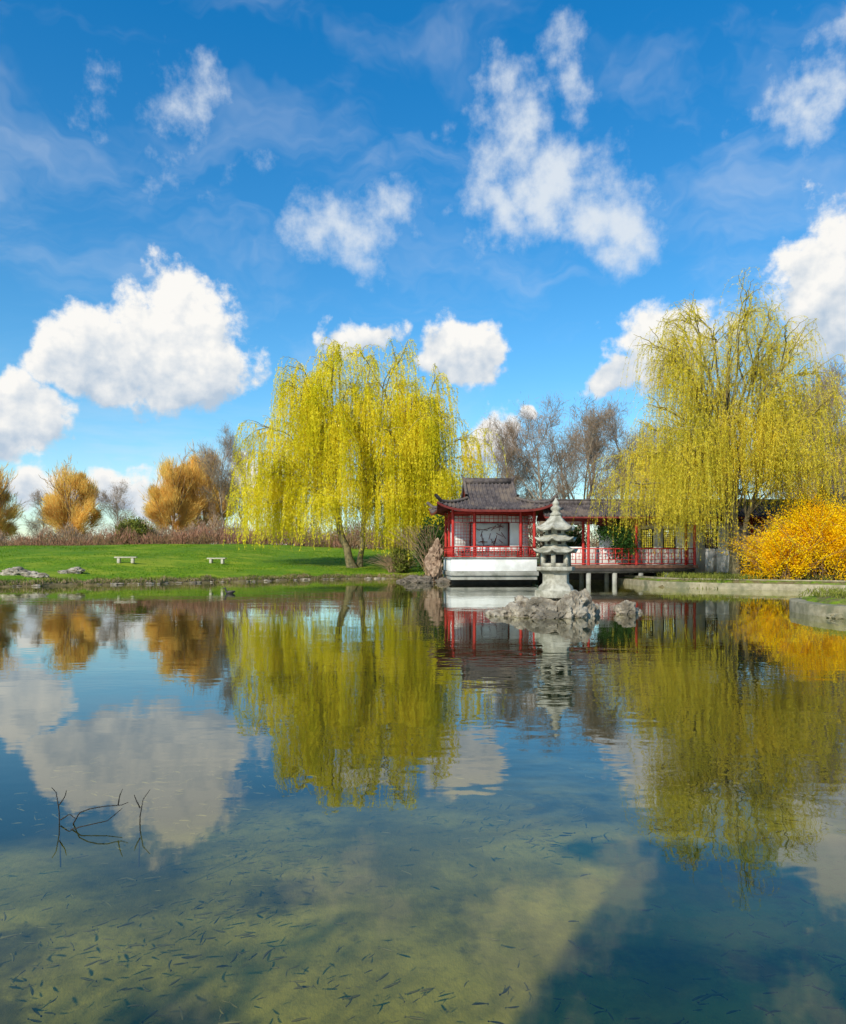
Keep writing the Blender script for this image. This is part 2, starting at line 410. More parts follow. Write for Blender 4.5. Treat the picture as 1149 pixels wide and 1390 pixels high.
def golden_mesh(name, seed):
    rng = np.random.default_rng(seed)
    parts = sk_parts(skeleton(rng, 10.8, [13, 8, 4], ang=(20, 42), up=.10, r0=.26, minr=.025, clear=.12, wob=.10), twigbrown, oleaf)
    nl = 46; n = 27000
    th = rng.uniform(0, 6.28, nl); zz = rng.uniform(-.9, .95, nl); rr_ = np.sqrt(1 - zz ** 2) * rng.uniform(.3, .92, nl)
    wz = 1.0 - .25 * np.clip(zz, 0, 1)
    lc = np.stack([rr_ * np.cos(th) * 4.1 * wz, rr_ * np.sin(th) * 4.1 * wz, 7.0 + zz * 4.7], 1); lr = rng.uniform(.7, 1.6, nl)
    ii = rng.integers(0, nl, n); d = norm(rng.normal(size=(n, 3)) * [1, 1, 1.3]); C = lc[ii] + d * (rng.uniform(0, 1, n) ** .5 * lr[ii] * (1 + .28 * rng.normal(size=n)))[:, None]
    D = norm((C - [0, 0, 3.0]) * [1, 1, .8]) + rng.normal(size=(n, 3)) * .28 + [0, 0, .35]
    parts.append((*leaves(C, D, 1.0 * rng.uniform(.5, 1.3, n), .045, rng), oleaf))
    return mesh_np(name, parts)

def willow(name, seed, loc, trunks, crown, nlimb, nsub, nstr, slen, zmin, leafm, leafL, leafW, per_m, up_frac=.5, drop=.45, limb_r=.22, spread=.5, sq=.5, rlo=.5):
    rng = np.random.default_rng(seed)
    cx, cy, cz, rx, ry, rz = crown
    big = []; bigr = []; sub = []; subr = []
    forks = []
    for (bx, by), (tx, ty, tz), r in trunks:
        t = np.linspace(0, 1, 10)[:, None]
        p = np.array([[bx, by, -.2]]) * (1 - t) + np.array([[tx, ty, tz]]) * t
        p += np.cumsum(rng.normal(size=(10, 3)) * [.12, .12, 0], 0) * (tz / 8)
        rr = r * (1.35 - .75 * t[:, 0] ** .6); rr[0] *= 1.3
        big.append(p); bigr.append(rr); forks.append((p, rr))
    SC = []; SD = []
    for i in range(nlimb):
        phi = i * 2.39996 + rng.uniform(-.3, .3)
        se = rng.uniform(-.12, .99); ce = max(0, 1 - se * se) ** sq; rad = 1 - rlo * rng.random() ** 1.4
        tgt = np.array([cx + rx * ce * math.cos(phi) * rad, cy + ry * ce * math.sin(phi) * rad, cz + rz * max(se, -.1) * rad ** .4])
        pth, rr = min(forks, key=lambda q: np.linalg.norm(q[0][-1][:2] - tgt[:2]) + rng.uniform(0, 4))
        k = rng.integers(4, 10); st = pth[k]
        mid = st * .45 + tgt * .55; mid[2] = max(st[2], tgt[2]) * .35 + tgt[2] * .55 + rng.uniform(0, 2) * .6
        mid[:2] = st[:2] * .55 + tgt[:2] * .45
        t = np.linspace(0, 1, 10)[:, None]
        p = st * (1 - t) ** 2 + 2 * mid * t * (1 - t) + tgt * t * t
        p[1:] += np.cumsum(rng.normal(size=(9, 3)) * .13, 0)
        big.append(p); bigr.append(np.linspace(min(rr[k] * .5, limb_r) * rng.uniform(.5, 1), .035, 10))
        for j in range(nsub):
            tt = rng.uniform(.3, 1) if j > 2 else rng.uniform(.9, 1); f = tt * 9; kk = min(int(f), 8); q = p[kk] + (p[kk + 1] - p[kk]) * (f - kk)
            d = norm(p[kk + 1] - p[kk]) * .6 + norm(np.append((q - [cx, cy, 0])[:2], 0)) * spread + rng.normal(size=3) * .5 + [0, 0, up_frac]
            d = norm(d); L = rng.uniform(.12, .26) * (rx + rz) * .5
            s = np.linspace(0, 1, 10)[:, None]
            sp_ = q + d * L * s + np.array([0, 0, -1]) * (s ** 2) * L * drop + np.cumsum(rng.normal(size=(10, 3)) * .05, 0)
            sub.append(sp_); subr.append(np.linspace(.032, .010, 10))
            if rng.random() < .08: continue
            n = max(2, int(nstr * rng.uniform(.4, 1.6)))
            u = rng.uniform(.10, 1, n); ff = u * 9; k2 = np.minimum(ff.astype(int), 8)
            q2 = sp_[k2] + (sp_[k2 + 1] - sp_[k2]) * (ff - k2)[:, None]
            SC.append(q2); hd = rng.normal(size=(n, 3)) * .9 + d * .9; hd[:, 2] = rng.uniform(.0, .7, n) * up_frac * 1.8; SD.append(hd)
    SC = np.concatenate(SC); SD = np.concatenate(SD); n = len(SC)
    outer = np.hypot((SC[:, 0] - cx) / rx, (SC[:, 1] - cy) / ry)
    L = rng.uniform(slen[0], slen[1], n) * (0.5 + .65 * np.clip(outer, 0, 1.1))
    zm = zmin(SC[:, 0], SC[:, 1]) + rng.uniform(0, 2.5, n)
    # strands that start low on the crown trail nearly to their limit
    low = SC[:, 2] < cz + .35 * rz
    L = np.where(low, np.maximum(L, (SC[:, 2] - zm) * rng.uniform(.6, 1, n)), L)
    L = np.minimum(L, np.maximum(SC[:, 2] - zm, .6))
    K = 9; t = np.linspace(0, 1, K)[None, :, None]
    sway = rng.normal(size=(n, 1, 3)) * [.25, .25, 0]
    Pst = SC[:, None, :] + SD[:, None, :] * (1 - np.exp(-4 * t)) * np.array([.6, .6, .5]) - np.array([0, 0, 1.]) * (t ** 1.25) * L[:, None, None] + sway * t ** 2
    Rst = np.broadcast_to(np.linspace(.010, .004, K)[None], (n, K)) * (leafW / .05)
    parts = []
    v, f = tubes(np.array(big), np.array(bigr), 8); parts.append((v, f, bark))
    v, f = tubes(np.array(sub), np.array(subr), 5); parts.append((v, f, bark2))
    v, f = tubes(Pst, Rst, 3); parts.append((v, f, leafm))
    cnt = np.maximum((L * per_m).astype(int), 3)
    ii = np.repeat(np.arange(n), cnt); m = len(ii)
    u = rng.uniform(.02, 1, m) * (K - 1); k = np.minimum(u.astype(int), K - 2); fr_ = (u - k)[:, None]
    A = Pst[ii, k]; B = Pst[ii, k + 1]; C = A + (B - A) * fr_ + rng.normal(size=(m, 3)) * leafL * .22
    D = norm(B - A) + rng.normal(size=(m, 3)) * .5
    v, f = leaves(C, D, leafL * rng.uniform(.6, 1.3, m), leafW * rng.uniform(.7, 1.3, m), rng)
    parts.append((v, f, leafm))
    return obj(name, mesh_np(name, parts), None, loc)

def zmin_l(x, y):
    return np.where(x > .8, np.where(x > 7.5, 4.4, .2), np.where(x < -3.0, 1.4, np.where(x < -1.0, 2.2, 3.6)))
willow('weeping_willow_tree', 11, (-5.8, 70, H1(-5.8, 70)),
       [((-.9, 0), (-3.4, 0, 9), .34), ((4.0, -.5), (4.0, 0, 10), .32), ((-.3, .6), (.6, .8, 9.5), .24)],
       (-.2, 0, 8.0, 10.6, 9.0, 13.6), 98, 9, 9, (2.8, 8.0), zmin_l, wleaf, .26, .058, 5.8, limb_r=.12, sq=.42, rlo=.5)
def zmin_r(x, y):
    return np.where(x < -4.5, 1.8, np.where(x < -2, .8, np.where(x > 2.5, 2.6, 3.8)))
willow('weeping_willow_tree', 23, (19.6, 46, H1(19.6, 46)),
       [((0.2, 0), (-.1, .2, 7.0), .27), ((.3, .3), (1.6, .5, 8.5), .17), ((.1, .1), (-1.6, .4, 7.5), .15)],
       (-.7, 0, 6.6, 6.5, 6.2, 10.8), 82, 12, 8, (1.0, 4.4), zmin_r, wleaf2, .15, .033, 7.5, up_frac=.9, drop=.2, limb_r=.10, spread=.7, sq=.40, rlo=.5)

mo = [golden_mesh('golden_tree_%d' % i, 40 + i) for i in range(2)]
mb = [bare_mesh('bare_tree_%d' % i, 60 + i, 13, [15, 9, 6, 3], twiggrey, twiggrey, bleaf, 8000, .7, .024, ang=(25, 55), up=.09, r0=.20, minr=.012, clear=.15, ratio=(.36, .56)) for i in range(2)]
def put(name, me, x, y, hs, rot, ws=None):
    o = obj(name, me, None, (x, y, H1(x, y) - .1), rot)
    o.scale = ((ws or hs), (ws or hs), hs)
    return o
for x, y, s, r in ((-56, 118, 1.15, .3), (-70, 119, 1.15, 2.0), (-38.8, 115, 1.15, 1.1), (-35.5, 119, 1.30, 4.1)):
    put('golden_tree', mo[int(r * 10) % 2], x, y, s, r, s * .98)
for x, y, s, r, ws in ((-31, 116, 1.2, .4, .95), (-29, 119, 1.15, 2.2, .95), (-49, 119, .75, 1.2, .7), (-63, 121, .7, 4, .8), (-45, 122, .5, 5, .6),
                   (13.5, 84, 1.20, 1, 1.15), (17.5, 86, 1.45, 2.3, 1.45), (21.5, 83, 1.15, 3.2, 1.2), (8.3, 84, 1.05, 4.4, .8), (23.8, 80, 1.1, .9, 1.1), (24.5, 74, 1.0, 2.9, .95),
                   (33.5, 60, 1.05, 2.6, .9), (31.0, 58, .85, 4, .8), (35.5, 66, 1.1, 1.4, 1.0), (28, 72, 1.0, 5.2, 1.0), (11, 90, .85, 5.2, 1.0), (38, 70, 1.2, .2, 1.1)):
    put('bare_tree', mb[int(r * 10) % 2], x, y, s, r, ws)

def twigmass(name, seed, n, sampler, L, W, m, up=1.2):
    rng = np.random.default_rng(seed); C = sampler(rng, n); D = rng.normal(size=(n, 3)) * .5 + [0, 0, up]
    v, f = leaves(C, D, L * rng.uniform(.5, 1.4, n), W, rng)
    return (v, f, m)
def band(x0, x1, y0, y1, h, hv=.35):
    def s(rng, n):
        x = rng.uniform(x0, x1, n); y = rng.uniform(y0, y1, n)
        hh = h * (1 - hv + hv * (np.sin(x * .55) * .5 + np.sin(x * 1.7 + y) * .3 + np.sin(x * 4.3) * .2))
        z = height(x, y) + rng.beta(1.3, 1.5, n) * hh
        return np.stack([x, y, z], 1)
    return s
obj('distant_shrubs', mesh_np('distant_shrubs', [
    twigmass('a', 1, 40000, band(-95, 0, 108, 114, 5.0), .9, .08, bleaf),
    twigmass('a2', 6, 26000, band(-95, 0, 103, 108, 3.2), .8, .08, shrubt),
    twigmass('b', 2, 18000, band(0, 45, 86, 92, 7.5), .9, .07, bleaf),
    twigmass('c', 3, 10000, band(22, 45, 60, 66, 6.5), .7, .05, shrubt),
    twigmass('d', 4, 9000, band(18, 31, 64, 70, 9.5), .7, .045, wleaf2)]))

def bush(name, seed, loc, r, n, m, L, W, stems=True, lumps=9, stem_m=None):
    rng = np.random.default_rng(seed); rx, ry, rz = r
    lc = rng.uniform(-.6, .6, (lumps, 3)) * [rx, ry, rz]; lc[:, 2] = rng.uniform(.25, .72, lumps) * rz * (1 - .45 * np.abs(lc[:, 0]) / rx)
    lr = rng.uniform(.28, .5, lumps)
    ii = rng.integers(0, lumps, n); d = norm(rng.normal(size=(n, 3))); rad = rng.uniform(.2, 1, n) ** .45 * (1 + .18 * rng.normal(size=n))
    C = lc[ii] + d * rad[:, None] * lr[ii][:, None] * [rx, ry, rz * .9]
    C[:, 2] = np.abs(C[:, 2])
    D = d + rng.normal(size=(n, 3)) * .7 + [0, 0, .4]
    parts = [(*leaves(C, D, L * rng.uniform(.6, 1.4, n), W * rng.uniform(.6, 1.3, n), rng), m)]
    if stems:
        k = 160; u = norm(rng.normal(size=(k, 3)) * [rx, ry, .01] + [0, 0, rz * 1.4]); t = np.linspace(0, 1, 6)[None, :, None]
        b = rng.uniform(-.4, .4, (k, 1, 3)) * [rx, ry, 0]
        Pp = b + u[:, None] * t * rz * .95 + np.array([1, 1, -.55]) * (t ** 2) * (u[:, None] * [1.4, 1.4, 0] + [0, 0, .5]) * rz * .5
        parts.append((*tubes(Pp, np.broadcast_to(np.linspace(.02, .008, 6), (k, 6)), 3), stem_m or twigbrown))
        if m is yleaf:
            q = 9000; i2 = rng.integers(0, k, q); u2 = rng.uniform(.3, 1, q) * 5; k2 = np.minimum(u2.astype(int), 4)
            C = Pp[i2, k2] + (Pp[i2, k2 + 1] - Pp[i2, k2]) * (u2 - k2)[:, None] + rng.normal(size=(q, 3)) * .06
            parts.append((*leaves(C, rng.normal(size=(q, 3)), L, W, rng), m))
    return obj(name, mesh_np(name, parts), None, loc)
bush('forsythia_bush', 5, (23.6, 43.6, H1(23.6, 43.6) - .05), (4.6, 2.2, 5.2), 44000, yleaf, .10, .07, lumps=18)
bush('forsythia_bush', 6, (20.9, 43.0, H1(20.9, 43) - .05), (1.9, 1.5, 3.4), 12000, yleaf, .10, .07, lumps=8)
bush('forsythia_bush', 8, (28.2, 44.5, H1(28.2, 44.5) - .05), (3.4, 2.4, 5.8), 16000, yleaf, .10, .07, lumps=9)
bush('evergreen_bush', 9, (.9, 60.0, H1(.9, 60)), (1.6, 1.4, 5.2), 9000, gleaf, .2, .12)
bush('evergreen_bush', 10, (10.4, 55.6, H1(10.4, 55.6)), (1.9, 1.2, 4.6), 9000, gleaf, .2, .12)
bush('olive_shrub', 12, (-42.2, 108, H1(-42, 108)), (3.0, 2.5, 4.8), 7000, oliveleaf, .35, .2)
bush('evergreen_bush', 14, (-2.4, 65.5, H1(-2.4, 65.5)), (1.6, 1.4, 2.2), 5000, oliveleaf, .2, .1)
bush('unseen_shadow_bush', 15, (-4.7, -2.4, H1(-4.7, -2.4)), (1.0, 1.0, 3.7), 12000, gleaf, .12, .07, lumps=14)  # unseen bush added behind the camera to shade the near water

# ------------------------------------------------------------------ pavilion
def roof(parent, A, B, R2, Hh, sg, lift, z0, nx=44, ns=14):
    prof = lambda s: .55 * s + .45 * s * s
    def fr(u, s):
        k = np.clip(s / sg, 0, 1)
        a = A + (R2 - A) * k
        ex = 1 + .03 * np.abs(u) ** 4 * (1 - k)
        return np.stack([u * a * ex, -B * (1 - s) * ex, z0 + Hh * prof(s) + lift * np.abs(u) ** 5 * (1 - k) ** 2], -1)
    def sd_(u, s):
        k = np.clip(s / sg, 0, 1); ex = 1 + .03 * np.abs(u) ** 4 * (1 - k)
        return np.stack([(A + (R2 - A) * k) * ex, u * B * (1 - s) * ex, z0 + Hh * prof(s) + lift * np.abs(u) ** 5 * (1 - k) ** 2], -1)
    def grid(fn, smax, n=nx):
        U, Sg = np.meshgrid(np.linspace(-1, 1, n), np.linspace(0, smax, ns)); p = fn(U, Sg)
        I = np.arange(U.size).reshape(U.shape)
        return p.reshape(-1, 3), np.stack([I[:-1, :-1], I[:-1, 1:], I[1:, 1:], I[1:, :-1]], -1).reshape(-1, 4)
    parts = []; und = []
    for fn, smax in ((fr, 1.0), (sd_, sg)):
        v, f = grid(fn, smax)
        for sgn in (1, -1):
            q = v * [sgn, sgn, 1]; parts.append((q, f, tile)); und.append((q - [0, 0, .14], f, darkred))
            e = q[:nx]; vv = np.concatenate([e, e - [0, 0, .16]]); ff = np.stack([np.arange(nx - 1), np.arange(1, nx), np.arange(1, nx) + nx, np.arange(nx - 1) + nx], 1)
            und.append((vv, ff, darkred))
    def rolls(fn, smax, w0, w1, sgn):
        n = int(2 * w0 / .27); X0 = np.linspace(-w0 * .985, w0 * .985, n)
        ps = []
        for x0 in X0:
            if smax == 1.0:
                kmax = 1.0 if abs(x0) <= w1 else (w0 - abs(x0)) / (w0 - w1) * sg
            else:
                kmax = min(sg, 1 - abs(x0) / w0)
            if kmax < .04: continue
            s = np.linspace(0, kmax, 9)
            a = (A + (R2 - A) * np.clip(s / sg, 0, 1)) if smax == 1.0 else B * (1 - s)
            p = fn(np.clip(x0 / a, -1, 1), s); p[:, 2] += .02
            ps.append(p * [sgn, sgn, 1])
        return ps
    allp = []
    for sgn in (1, -1):
        allp += rolls(fr, 1.0, A, R2, sgn) + rolls(sd_, sg, B, 0, sgn)
    parts.append((*tubes(np.array(allp), np.full((len(allp), 9), .065), 6), tile))
    hp = []
    for sx in (1, -1):
        for sy in (1, -1):
            s = np.linspace(0, sg, 9); p = fr(np.ones(9), s) * [sx, sy, 1]; p[:, 2] += .10
            d = p[0] - p[1]; p[0] = p[0] + d * .35 + [0, 0, .30]
            hp.append(p)
            s = np.linspace(sg * .96, 1, 9); p = fr(np.ones(9), s) * [sx, sy, 1]; p[:, 2] += .12; p[0, 2] += .18; hp.append(p)
    parts.append((*tubes(np.array(hp), np.full((len(hp), 9), .12), 6), tile))
    parts.append((*box(0, 0, z0 + Hh + .12, 2 * R2 + .2, .22, .34), tile))
    parts.append((*box(0, 0, z0 + Hh + .32, 2 * R2 + .3, .12, .08), tile))
    for sx in (1, -1):
        t = np.linspace(0, 1, 6); p = np.stack([sx * (R2 - .1 + .35 * t), 0 * t, z0 + Hh + .25 + .35 * t ** 2], 1)[None]
        parts.append((*tubes(p, np.linspace(.15, .04, 6)[None], 6), tile))
        s = np.linspace(sg, 1, 8); p = fr(np.ones(8), s) * [sx * .97, 1, 1]; q = p * [1, -1, 1]; p = p - [0, 0, .05]; q = q - [0, 0, .05]
        vv = np.concatenate([p, q]); ff = np.stack([np.arange(7), np.arange(1, 8), np.arange(9, 16), np.arange(8, 15)], 1)
        parts.append((vv, ff, darkred))
    obj('roof_tiles', mesh_np('roof_tiles', parts, smooth=False), parent)
    obj('roof_underside', mesh_np('roof_underside', und), parent)

def lattice_rail(x0, x1, y, z0, z1, step=.42, along='x'):
    L = []
    def bx(c, z, l, h, t=.05):
        return (c, y, z, l, t, h) if along == 'x' else (y, c, z, t, l, h)
    W = x1 - x0; cx = (x0 + x1) / 2; hh = z1 - z0
    L += [bx(cx, z1, W, .08, .09), bx(cx, z0 + .05, W, .06, .06), bx(cx, z0 + hh * .72, W, .045, .045), bx(cx, z0 + hh * .30, W, .04, .04)]
    n = max(1, int(round(W / step)))
    for i in range(n + 1):
        L.append(bx(x0 + W * i / n, (z0 + z1) / 2, .055, hh - .04, .055))
    for i in range(n):
        c = x0 + W * (i + .5) / n
        L.append(bx(c, z0 + hh * .51, .03, hh * .42 - .03, .03))
        L.append(bx(c, z0 + hh * .51, W / n * .5, .03, .035))
        L.append(bx(c + W / n * .25, z0 + hh * .86, .03, hh * .24, .03))
    return L
def frieze(x0, x1, y, z0, z1, step=.3):
    L = []; W = x1 - x0; cx = (x0 + x1) / 2
    for z in (z0, (z0 + z1) / 2, z1): L.append((cx, y, z, W, .05, .045))
    n = max(1, int(W / step))
    for i in range(n + 1): L.append((x0 + W * i / n, y, (z0 + z1) / 2 + (.0 if i % 2 else .001), .035, .04, z1 - z0 - .05))
    return L
pv = empty('pavilion', (4.75, 53.6, 0), math.radians(4))
boxes('base_wall', [(0, 0, 1.31, 6.0, 5.2, .90)], white, pv, .02)
boxes('floor_slab', [(0, 0, 1.79, 6.25, 5.45, .08), (0, -.05, .70, 6.2, 5.4, .30), (0, 0, .40, 6.05, 5.2, .28)], conc, pv, .02)
boxes('dark_gap_fill', [(0, .3, -.1, 5.6, 4.4, .7)], darkm, pv)  # near-black block stands in for the shaded gap under the slab
cols = []
for x in (-2.85, -1.35, 1.9, 2.85):
    for y in (-2.4, 2.4):
        cols.append(np.array([[x, y, 1.8], [x, y, 3], [x, y, 4.0], [x, y, 5.15]]))
for x in (-2.85, 2.85): cols.append(np.array([[x, 0, 1.8], [x, 0, 3], [x, 0, 4.0], [x, 0, 5.15]]))
obj('columns', mesh_np('columns', [(*tubes(np.array(cols), np.full((len(cols), 4), .11), 12), red)], True), pv)
boxes('railing', lattice_rail(-2.9, 2.9, -2.55, 1.84, 2.55) + lattice_rail(-2.4, 2.4, -2.95, 1.84, 2.55, along='y') + lattice_rail(-2.4, 2.4, 2.95, 1.84, 2.55, along='y'), red, pv)
boxes('frieze', frieze(-2.8, 2.8, -2.4, 4.25, 4.75) + [(0, -2.4, 4.92, 5.9, .12, .2), (0, 2.4, 4.92, 5.9, .12, .2), (-2.85, 0, 4.92, .12, 4.7, .2), (2.85, 0, 4.92, .12, 4.7, .2)], red, pv)
sidefr = []
for sx in (-1, 1):
    for z in (4.25, 4.5, 4.75): sidefr.append((sx * 2.85, 0, z, .05, 4.6, .045))
    for i in range(16): sidefr.append((sx * 2.85, -2.25 + i * .3, 4.5, .04, .035, .5))
boxes('side_frieze', sidefr, red, pv)
lp = []
for (xa, xb) in ((-2.7, -1.47), (2.02, 2.72)):
    for z in np.arange(2.75, 4.2, .22): lp.append(((xa + xb) / 2, -2.38, z, xb - xa, .03, .03))
    for x in np.arange(xa, xb + .01, .2): lp.append((x, -2.38, 3.45, .03, .028, 1.5))
boxes('lattice_panels', lp, darkred, pv)
wy = -.5
boxes('back_wall', [(-2.1, wy, 3.3, 1.4, .14, 3.0), (2.1, wy, 3.3, 1.4, .14, 3.0), (0, wy, 2.2, 2.8, .14, .8), (0, wy, 4.6, 2.8, .14, .5)], white, pv)
boxes('window_pane', [(0, wy + .06, 3.47, 2.8, .02, 1.75)], white, pv)
rr = random.Random(3); ic = [(0, wy - .04, 2.62, 2.9, .1, .1), (0, wy - .04, 4.33, 2.9, .1, .1), (-1.4, wy - .04, 3.47, .1, .1, 1.8), (1.4, wy - .04, 3.47, .1, .1, 1.8)]
for i in range(22):
    ic.append((rr.uniform(-1.1, 1.1), wy - .02 + i * .001, rr.uniform(2.85, 4.1), rr.uniform(.3, .7), .03, .035, rr.uniform(0, 3.14), 'y'))
boxes('window_lattice', ic, darkred, pv)
boxes('ceiling', [(0, 0, 5.12, 5.6, 4.7, .06)], white, pv)
boxes('bench_seat', [(0, wy - .3, 2.25, 4.8, .45, .07), (-2, wy - .3, 2.02, .08, .35, .4), (2, wy - .3, 2.02, .08, .35, .4)], darkred, pv)
roof(pv, 3.95, 3.45, 1.75, 2.15, .5, .55, 5.08)

# ------------------------------------------------------------------ covered corridor
cr = empty('covered_walkway', (0, 0, 0))
boxes('deck', [((8.1 + 18.9) / 2, 51.9, 1.18, 10.8, 2.7, .22)], surf('deck_wood', (.10, .05, .035), (.17, .09, .06), 3, .8, .3), cr, .01)
boxes('deck_beam', [((8.3 + 18.7) / 2, 50.7, .92, 10.4, .2, .26)], darkm, cr)
boxes('piles', [(x, y, .1, .28, .28, 1.4) for x in (9.2, 11.4, 13.2, 15.0, 16.8, 18.5) for y in (50.8, 53)], conc, cr)
boxes('foundation', [(13.6, 53.6, .5, 10.4, .2, 1.1)], darkm, cr)
cx_ = (9.0, 11.4, 14.7, 18.7, 23.4)
ccols = [np.array([[x, y, 1.2], [x, y, 2.2], [x, y, 3.3], [x, y, 4.5]]) for x in cx_ for y in (50.75, 52.4)]
obj('columns', mesh_np('columns', [(*tubes(np.array(ccols), np.full((len(ccols), 4), .10), 12), red)], True), cr)
boxes('railing', lattice_rail(8.7, 18.7, 50.72, 1.34, 2.42, .45), red, cr)
boxes('frieze', frieze(8.8, 23.4, 50.75, 4.05, 4.3, .34) + [(16.1, 50.75, 4.42, 14.8, .12, .12), (16.1, 52.3, 4.42, 14.8, .12, .12)], darkred, cr)
WY = 52.75
wl = []; wins = [(15.6, 16.4), (17.2, 18.0), (20.2, 21.0), (24.4, 25.2)]
prev = 12.6
for a, b in wins:
    wl.append(((prev + a) / 2, WY, 2.65, a - prev, .16, 3.9)); wl.append(((a + b) / 2, WY, 1.6, b - a, .16, 1.8)); wl.append(((a + b) / 2, WY, 4.2, b - a, .16, .8)); prev = b
wl.append(((prev + 29) / 2, WY, 2.65, 29 - prev, .16, 3.9))
wl += [(9.15, WY, 2.65, .7, .16, 3.9), (11.05, WY, 1.65, 3.1, .16, 1.9), (11.05, WY, 4.4, 3.1, .16, .4)]
boxes('back_wall', wl, white, cr)
wf = []
for a, b in wins:
    wf += [((a + b) / 2, WY - .07, 2.5, b - a + .1, .12, .07), ((a + b) / 2, WY - .07, 3.8, b - a + .1, .12, .07), (a, WY - .07, 3.15, .07, .12, 1.24), (b, WY - .07, 3.15, .07, .12, 1.24)]
    for x in np.arange(a + .14, b - .05, .13): wf.append((x, WY - .03, 3.15, .04, .03, 1.24))
    for z in np.arange(2.70, 3.75, .15): wf.append(((a + b) / 2, WY - .027, z, b - a, .03, .04))
boxes('window_frames', wf, darkm, cr)
def gable(parent, xa, xb, yc, hb, ze, zr, name='roof_tiles'):
    parts = []
    s = np.linspace(0, 1, 8); prf = .6 * s + .4 * s * s
    ps = []
    for sg in (-1, 1):
        a = np.stack([np.full(8, xa), yc + sg * hb * (1 - s), ze + (zr - ze) * prf], 1); b = a.copy(); b[:, 0] = xb
        vv = np.concatenate([a, b]); ff = np.stack([np.arange(7), np.arange(8, 15), np.arange(9, 16), np.arange(1, 8)], 1)
        parts.append((vv, ff, tile)); parts.append((vv - [0, 0, .12], ff, darkred))
        for x in np.arange(xa + .1, xb, .27):
            p = a.copy(); p[:, 0] = x; p[:, 2] += .02; ps.append(p)
        parts.append((*box((xa + xb) / 2, yc + sg * hb, ze - .07, xb - xa, .05, .12), darkred))
    parts.append((*tubes(np.array(ps), np.full((len(ps), 8), .06), 6), tile))
    parts.append((*box((xa + xb) / 2, yc, zr + .1, xb - xa, .2, .3), tile))
    parts.append((*box((xa + xb) / 2, yc, zr + .29, xb - xa + .1, .28, .07), tile))
    obj(name, mesh_np(name, parts), parent)
gable(cr, 8.3, 29.0, 52.0, 1.85, 4.60, 5.60)
gh = empty('garden_hall', (29.6, 50.5, 0), math.radians(-10))
boxes('walls', [(0, 0, 2.5, 6.0, 5, 4.4)], white, gh)
boxes('door', [(-1.2, -2.53, 1.8, 1.3, .06, 2.6), (1.3, -2.53, 2.4, 1.1, .06, 1.2)], darkred, gh)
roof(gh, 4.2, 3.6, 2.0, 2.0, .5, .6, 4.9)
def ivy(rng, n):
    c = np.array([[13.9, 50.9, 3.4], [13.6, 51.0, 2.4], [14.2, 50.8, 2.8], [13.3, 50.9, 3.9], [12.6, 51.2, 3.8]]); i = rng.integers(0, 5, n)
    return c[i] + rng.normal(size=(n, 3)) * [.32, .2, .42]
obj('ivy_plant', mesh_np('ivy_plant', [twigmass('i', 5, 4500, ivy, .14, .11, gleaf, .1)]))

# ------------------------------------------------------------------ rocks
def rock_bm(bm, c, s, seed, sub=4, rough=.35):
    r = bmesh.ops.create_icosphere(bm, subdivisions=sub, radius=1.0)
    off = Vector((seed * 13.7, seed * 5.1, seed * 2.3))
    for v in r['verts']:
        p = v.co.copy()
        n1 = mnoise.noise(p * 1.1 + off); n2 = abs(mnoise.noise(p * 2.3 + off)); n3 = mnoise.noise(p * 5.5 + off); n4 = abs(mnoise.noise(p * 11 + off))
        q = p * (1 + rough * (1.1 * n1 - 1.1 * n2 + .35 * n3 - .22 * n4) + .1)
        v.co = Vector((q.x * s[0], q.y * s[1], q.z * s[2])) + Vector(c)
def rocks(name, lst, mat, sub=4, rough=.45):
    bm = bmesh.new()
    for i, (c, s) in enumerate(lst): rock_bm(bm, c, s, i + 1 + len(name), sub, rough)
    me = bpy.data.meshes.new(name); bm.to_mesh(me); bm.free(); me.materials.append(mat)
    return obj(name, me)
rocks('rock_island', [((4.2, 23.4, .25), (.75, .7, .48)), ((3.75, 22.4, .10), (.36, .32, .30)), ((3.30, 22.5, .08), (.34, .28, .26)), ((4.45, 22.3, .15), (.38, .34, .46)), ((5.0, 22.9, .15), (.36, .36, .50)),
        ((4.75, 22.55, .50), (.28, .24, .26)), ((5.3, 23.3, .1), (.30, .3, .36)), ((2.75, 23.2, .05), (.34, .3, .24)), ((2.35, 22.9, .0), (.28, .24, .20)), ((2.15, 23.3, .0), (.18, .16, .13)), ((3.3, 24.1, .15), (.45, .4, .38)),
        ((4.9, 24.2, .15), (.5, .4, .45)), ((3.95, 21.95, .0), (.34, .26, .17)), ((3.5, 21.95, .0), (.22, .2, .13)), ((3.0, 22.75, .05), (.26, .24, .28)), ((4.25, 22.0, .12), (.22, .2, .24)), ((3.6, 23.0, .30), (.34, .3, .26)), ((2.95, 23.5, .1), (.3, .3, .3))], rockm, 4, .42)
rocks('rock', [((6.5, 23.6, .1), (.34, .28, .38)), ((6.85, 23.9, .0), (.24, .2, .18))], rockm)
rocks('scholar_rock', [((.8, 53.6, .9), (.55, .5, .9)), ((.95, 53.6, 2.0), (.42, .4, .8)), ((.55, 53.7, 1.5), (.35, .3, .6)), ((1.05, 53.6, 2.65), (.3, .28, .4))], surf('scholar_rock_stone', (.18, .11, .07), (.40, .28, .19), 2.5, .9, .8, .08), 4, .6)
rocks('shore_rock', [((-.6, 53.5, .1), (.8, .5, .45)), ((.2, 52.9, .05), (.6, .45, .4)), ((1.5, 52.6, .0), (.6, .4, .35)), ((-1.4, 54.5, .0), (.5, .4, .25))], surf('dark_rock', (.07, .06, .045), (.2, .16, .12), 2.5, .9, .8, .08), 4)
def onland(lst): return [((x, y, H1(x, y) + dz), s) for (x, y, dz), s in lst]
